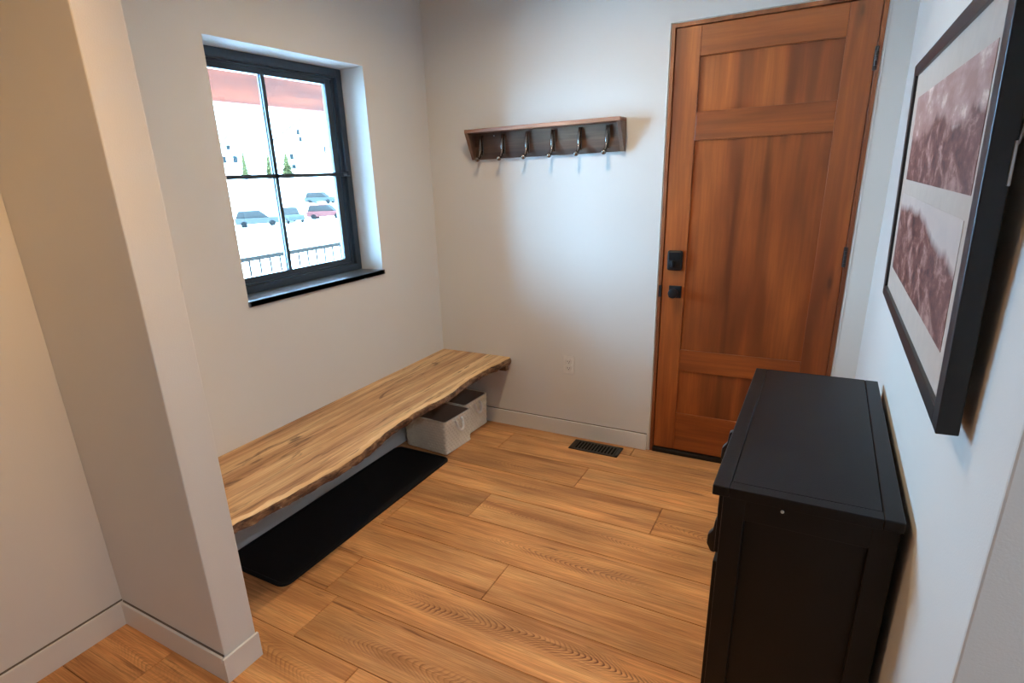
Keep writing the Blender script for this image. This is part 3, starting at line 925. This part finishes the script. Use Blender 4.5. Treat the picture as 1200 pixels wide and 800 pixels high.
# snow ground, falling away and then rising to a hill
prof = [(-.26, -.35), (-2.8, -.55), (-8, -.9), (-20, -1.35), (-35, -2.0), (-50, -2.35), (-60, -1.6), (-70, .6), (-80, 2.9), (-95, 4.6), (-120, 6.5), (-170, 9.0), (-260, 10)]
def ground_z(x):
    for (a, za), (c, zc) in zip(prof, prof[1:]):
        if c <= x <= a: return za + (zc - za) * (x - a) / (c - a)
    return prof[-1][1]
bm = bmesh.new()
ys = [-60 + 260 * k / 60 for k in range(61)]
xs = [-.26 - 259 * (k / 90) ** 1.6 for k in range(91)]
G = [[bm.verts.new((x, y, ground_z(x) + (.25 * mnoise.noise((x * .08, y * .08, 0)) if x < -6 else 0))) for y in ys] for x in xs]
for i in range(len(xs) - 1):
    for j in range(len(ys) - 1):
        bm.faces.new((G[i][j], G[i][j + 1], G[i + 1][j + 1], G[i + 1][j]))
struct('snow_ground', bm, M['snow'], smooth=True)

def gz(x, y): return ground_z(x) + .25 * mnoise.noise((x * .08, y * .08, 0))

def car(label, x, y, rz, paint_m, suv=True, group='parked cars outside'):
    z = gz(x, y)
    t_ = thing('car', label, 'car', (x, y, z), (0, 0, rz), group)
    L, Wd = 4.5, 1.8
    # side profile (length along local y)
    low = [(-2.25, .35), (-2.25, .85), (-2.1, 1.0), (2.0, .95), (2.25, .75), (2.25, .35)]
    cab = [(-2.15, .98), (-1.85, 1.62), (.35, 1.66), (1.15, .97)] if suv else [(-1.6, .97), (-1.0, 1.42), (.3, 1.44), (1.1, .96)]
    b = add_prism(bmesh.new(), low, Wd, 'x', -Wd / 2, bev=.06)
    obj('car_body', b, paint_m, t_, local=True)
    c = bmesh.new()
    add_prism(c, cab, Wd - .28, 'x', -(Wd - .28) / 2, bev=.05)
    obj('car_cabin', c, M['glass_dark'], t_, local=True)
    r_ = bx(-(Wd - .34) / 2, (Wd - .34) / 2, cab[1][0] + .05, cab[2][0] - .02, cab[1][1] - .02, cab[2][1] + .04, .02)
    obj('car_roof', r_, paint_m, t_, local=True)
    for sx in (1, -1):
        for wy in (-1.4, 1.4):
            obj('wheel', add_cyl(bmesh.new(), (sx * .72, wy, .33), (sx * .93, wy, .33), .33, 20, bev=.03), M['tyre'], t_, local=True)
        obj('tail_light', bx(sx * .66 - .14, sx * .66 + .14, -2.29, -2.20, .62, .98, .01), M['tail'], t_, local=True)
    return t_
car('slate blue parked car left of the window bar, seen through the lower left panes', -50, 39.4, math.radians(-38), M['car_a'])
car('slate blue parked car just right of the upright window bar', -50.5, 44.4, math.radians(-115), M['car_b'])
car('reddish parked car near the right side of the window view', -50, 49.6, math.radians(-60), M['car_c'])
car('steel blue parked car higher up the road at the right of the view', -62, 61.0, math.radians(-70), M['car_b'])

def conifer(label, x, y, h, r):
    z = gz(x, y)
    t_ = thing('conifer', label, 'tree', (x, y, z), group='conifers on the snowy slope')
    bm = bmesh.new()
    rnd = random.Random(int(abs(x * 7 + y * 13)))
    layers = 11
    for i in range(layers):
        u = i / layers
        z0 = h * (.08 + .84 * u)
        rr = r * (1 - u) ** .85 + .12
        nb = 13
        for k in range(nb):
            a = 2 * math.pi * (k + rnd.random() * .6) / nb
            ln = rr * rnd.uniform(.7, 1.1)
            d = Vector((math.cos(a), math.sin(a), 0)); s = Vector((-math.sin(a), math.cos(a), 0))
            w = ln * .22
            zt = z0 + h * .10; ze = z0 - ln * .18
            v = [bm.verts.new(p) for p in (Vector((0, 0, zt)), d * ln * .6 + s * w + Vector((0, 0, z0 + .02)), d * ln + Vector((0, 0, ze)), d * ln * .6 - s * w + Vector((0, 0, z0 + .02)), d * ln * .6 + Vector((0, 0, z0 - .16 * w - .1)))]
            for tri in ((0, 1, 2), (0, 2, 3), (1, 4, 2), (2, 4, 3), (0, 4, 1), (0, 3, 4)):
                bm.faces.new([v[q] for q in tri])
    obj('foliage', bm, M['needles'], t_, local=True)
    obj('trunk', add_cyl(bmesh.new(), (0, 0, -.2), (0, 0, h * .95), .16, 10, .03), M['trunk'], t_, local=True)
    return t_
conifer('small conifer on the slope left of the upright window bar, nearest the gabled house', -80, 63.1, 4.6, .95)
conifer('conifer on the slope touching the upright window bar on its left', -80, 68.1, 4.2, 1.35)
conifer('broad conifer on the slope just right of the upright window bar', -80, 71.9, 4.4, 1.6)

def house(label, x, y, w, d_, h, rh, rz, wins):
    z = gz(x, y) - .3
    t_ = thing('house', label, 'house', (x, y, z), (0, 0, rz), 'pale houses on the hill')
    b = add_prism(bmesh.new(), [(-w / 2, 0), (w / 2, 0), (w / 2, h), (0, h + rh), (-w / 2, h)], -d_, 'x', 0)
    obj('house_walls', b, M['siding'], t_, local=True)
    b = bmesh.new()
    for s in (1, -1):
        add_prism(b, [(0, h + rh + .02), (0, h + rh + .35), (s * (w / 2 + .5), h - rh * .5 / (w / 2) + .35), (s * (w / 2 + .5), h - rh * .5 / (w / 2) + .02)], -(d_ + .8), 'x', .4)
    obj('roof', b, M['shingle'], t_, local=True)
    for s in (1, -1):                     # dark boards along the gable edge
        b = add_prism(bmesh.new(), [(0, h + rh + .02), (0, h + rh + .30), (s * (w / 2 + .5), h - rh * .5 / (w / 2) + .30), (s * (w / 2 + .5), h - rh * .5 / (w / 2) + .02)], .12, 'x', .402)
        obj('gable_board', b, M['fascia'], t_, local=True)
    for (wy, wz, ww, wh) in wins:
        obj('house_window', bx(-.02, .05, wy - ww / 2, wy + ww / 2, wz - wh / 2, wz + wh / 2), M['dark_win'], t_, local=True)
    return t_
house('pale gabled house on the hill at the left of the window view', -95, 72.3, 4.6, 9, 3.6, 2.4, math.radians(-30), [(-1.1, 2.2, .8, 1.2), (.9, 2.2, .8, 1.2), (0, 4.3, .7, .8)])
house('large pale house on the hill at the right of the window view', -96, 93.0, 13, 10, 6.6, 4.2, math.radians(-32), [(-1.6, 8.0, .7, 1.1), (-1.3, 6.6, .7, 1.0), (-3.6, 3.2, .8, 1.2), (-3.4, 1.2, .9, .8), (3.6, 4.4, .4, 1.6)])

# ------------------------------------------------------------------ daylight
wd = bpy.data.worlds.new('daylight')
scene.world = wd
wd.use_nodes = True
bg = wd.node_tree.nodes['Background']
bg.inputs[0].default_value = (.47, .94, 1.48, 1)
bg.inputs[1].default_value = 42.5
sun = bpy.data.lights.new('sun', 'SUN')
sun.energy = 50; sun.angle = math.radians(.6); sun.color = (.66, 1, 1.32)
so = bpy.data.objects.new('sun', sun)
COL.objects.link(so)
so.rotation_euler = Vector((-.55, -.35, .95)).to_track_quat('Z', 'Y').to_euler()
so.location = (-20, -10, 30)
# sampling portal for the window opening (gives no light of its own)
pl = bpy.data.lights.new('window_portal', 'AREA')
pl.shape = 'RECTANGLE'; pl.size = WZ1 - WZ0; pl.size_y = WY1 - WY0
pl.cycles.is_portal = True
po = bpy.data.objects.new('window_portal', pl)
COL.objects.link(po)
po.location = (-.245, (WY0 + WY1) / 2, (WZ0 + WZ1) / 2)
po.rotation_euler = (0, math.radians(-90), 0)

# ------------------------------------------------------------------ camera
yaw, pitch, roll, F = -.5285, -.327, -.0439, 675.3426
px, py = 570.8968, 435.4561
f = Vector((math.sin(yaw) * math.cos(pitch), math.cos(yaw) * math.cos(pitch), math.sin(pitch)))
r0 = Vector((math.cos(yaw), -math.sin(yaw), 0)); u0 = r0.cross(f)
R = math.cos(roll) * r0 + math.sin(roll) * u0
U = -math.sin(roll) * r0 + math.cos(roll) * u0
cam = bpy.data.cameras.new('camera')
cam.sensor_fit = 'HORIZONTAL'; cam.sensor_width = 36
cam.lens = F * 36 / 1200
cam.shift_x = (600 - px) / 1200
cam.shift_y = (py - 400) / 1200
cam.clip_start = .02; cam.clip_end = 600
co = bpy.data.objects.new('camera', cam)
COL.objects.link(co)
co.matrix_world = Matrix(((R.x, U.x, -f.x, 2.41653), (R.y, U.y, -f.y, -3.49371), (R.z, U.z, -f.z, 1.75948), (0, 0, 0, 1)))
scene.camera = co

vs = scene.view_settings
vs.view_transform = 'Standard'
vs.look = 'None'
vs.gamma = 1
vs.use_curve_mapping = False
vs.exposure = 0.0
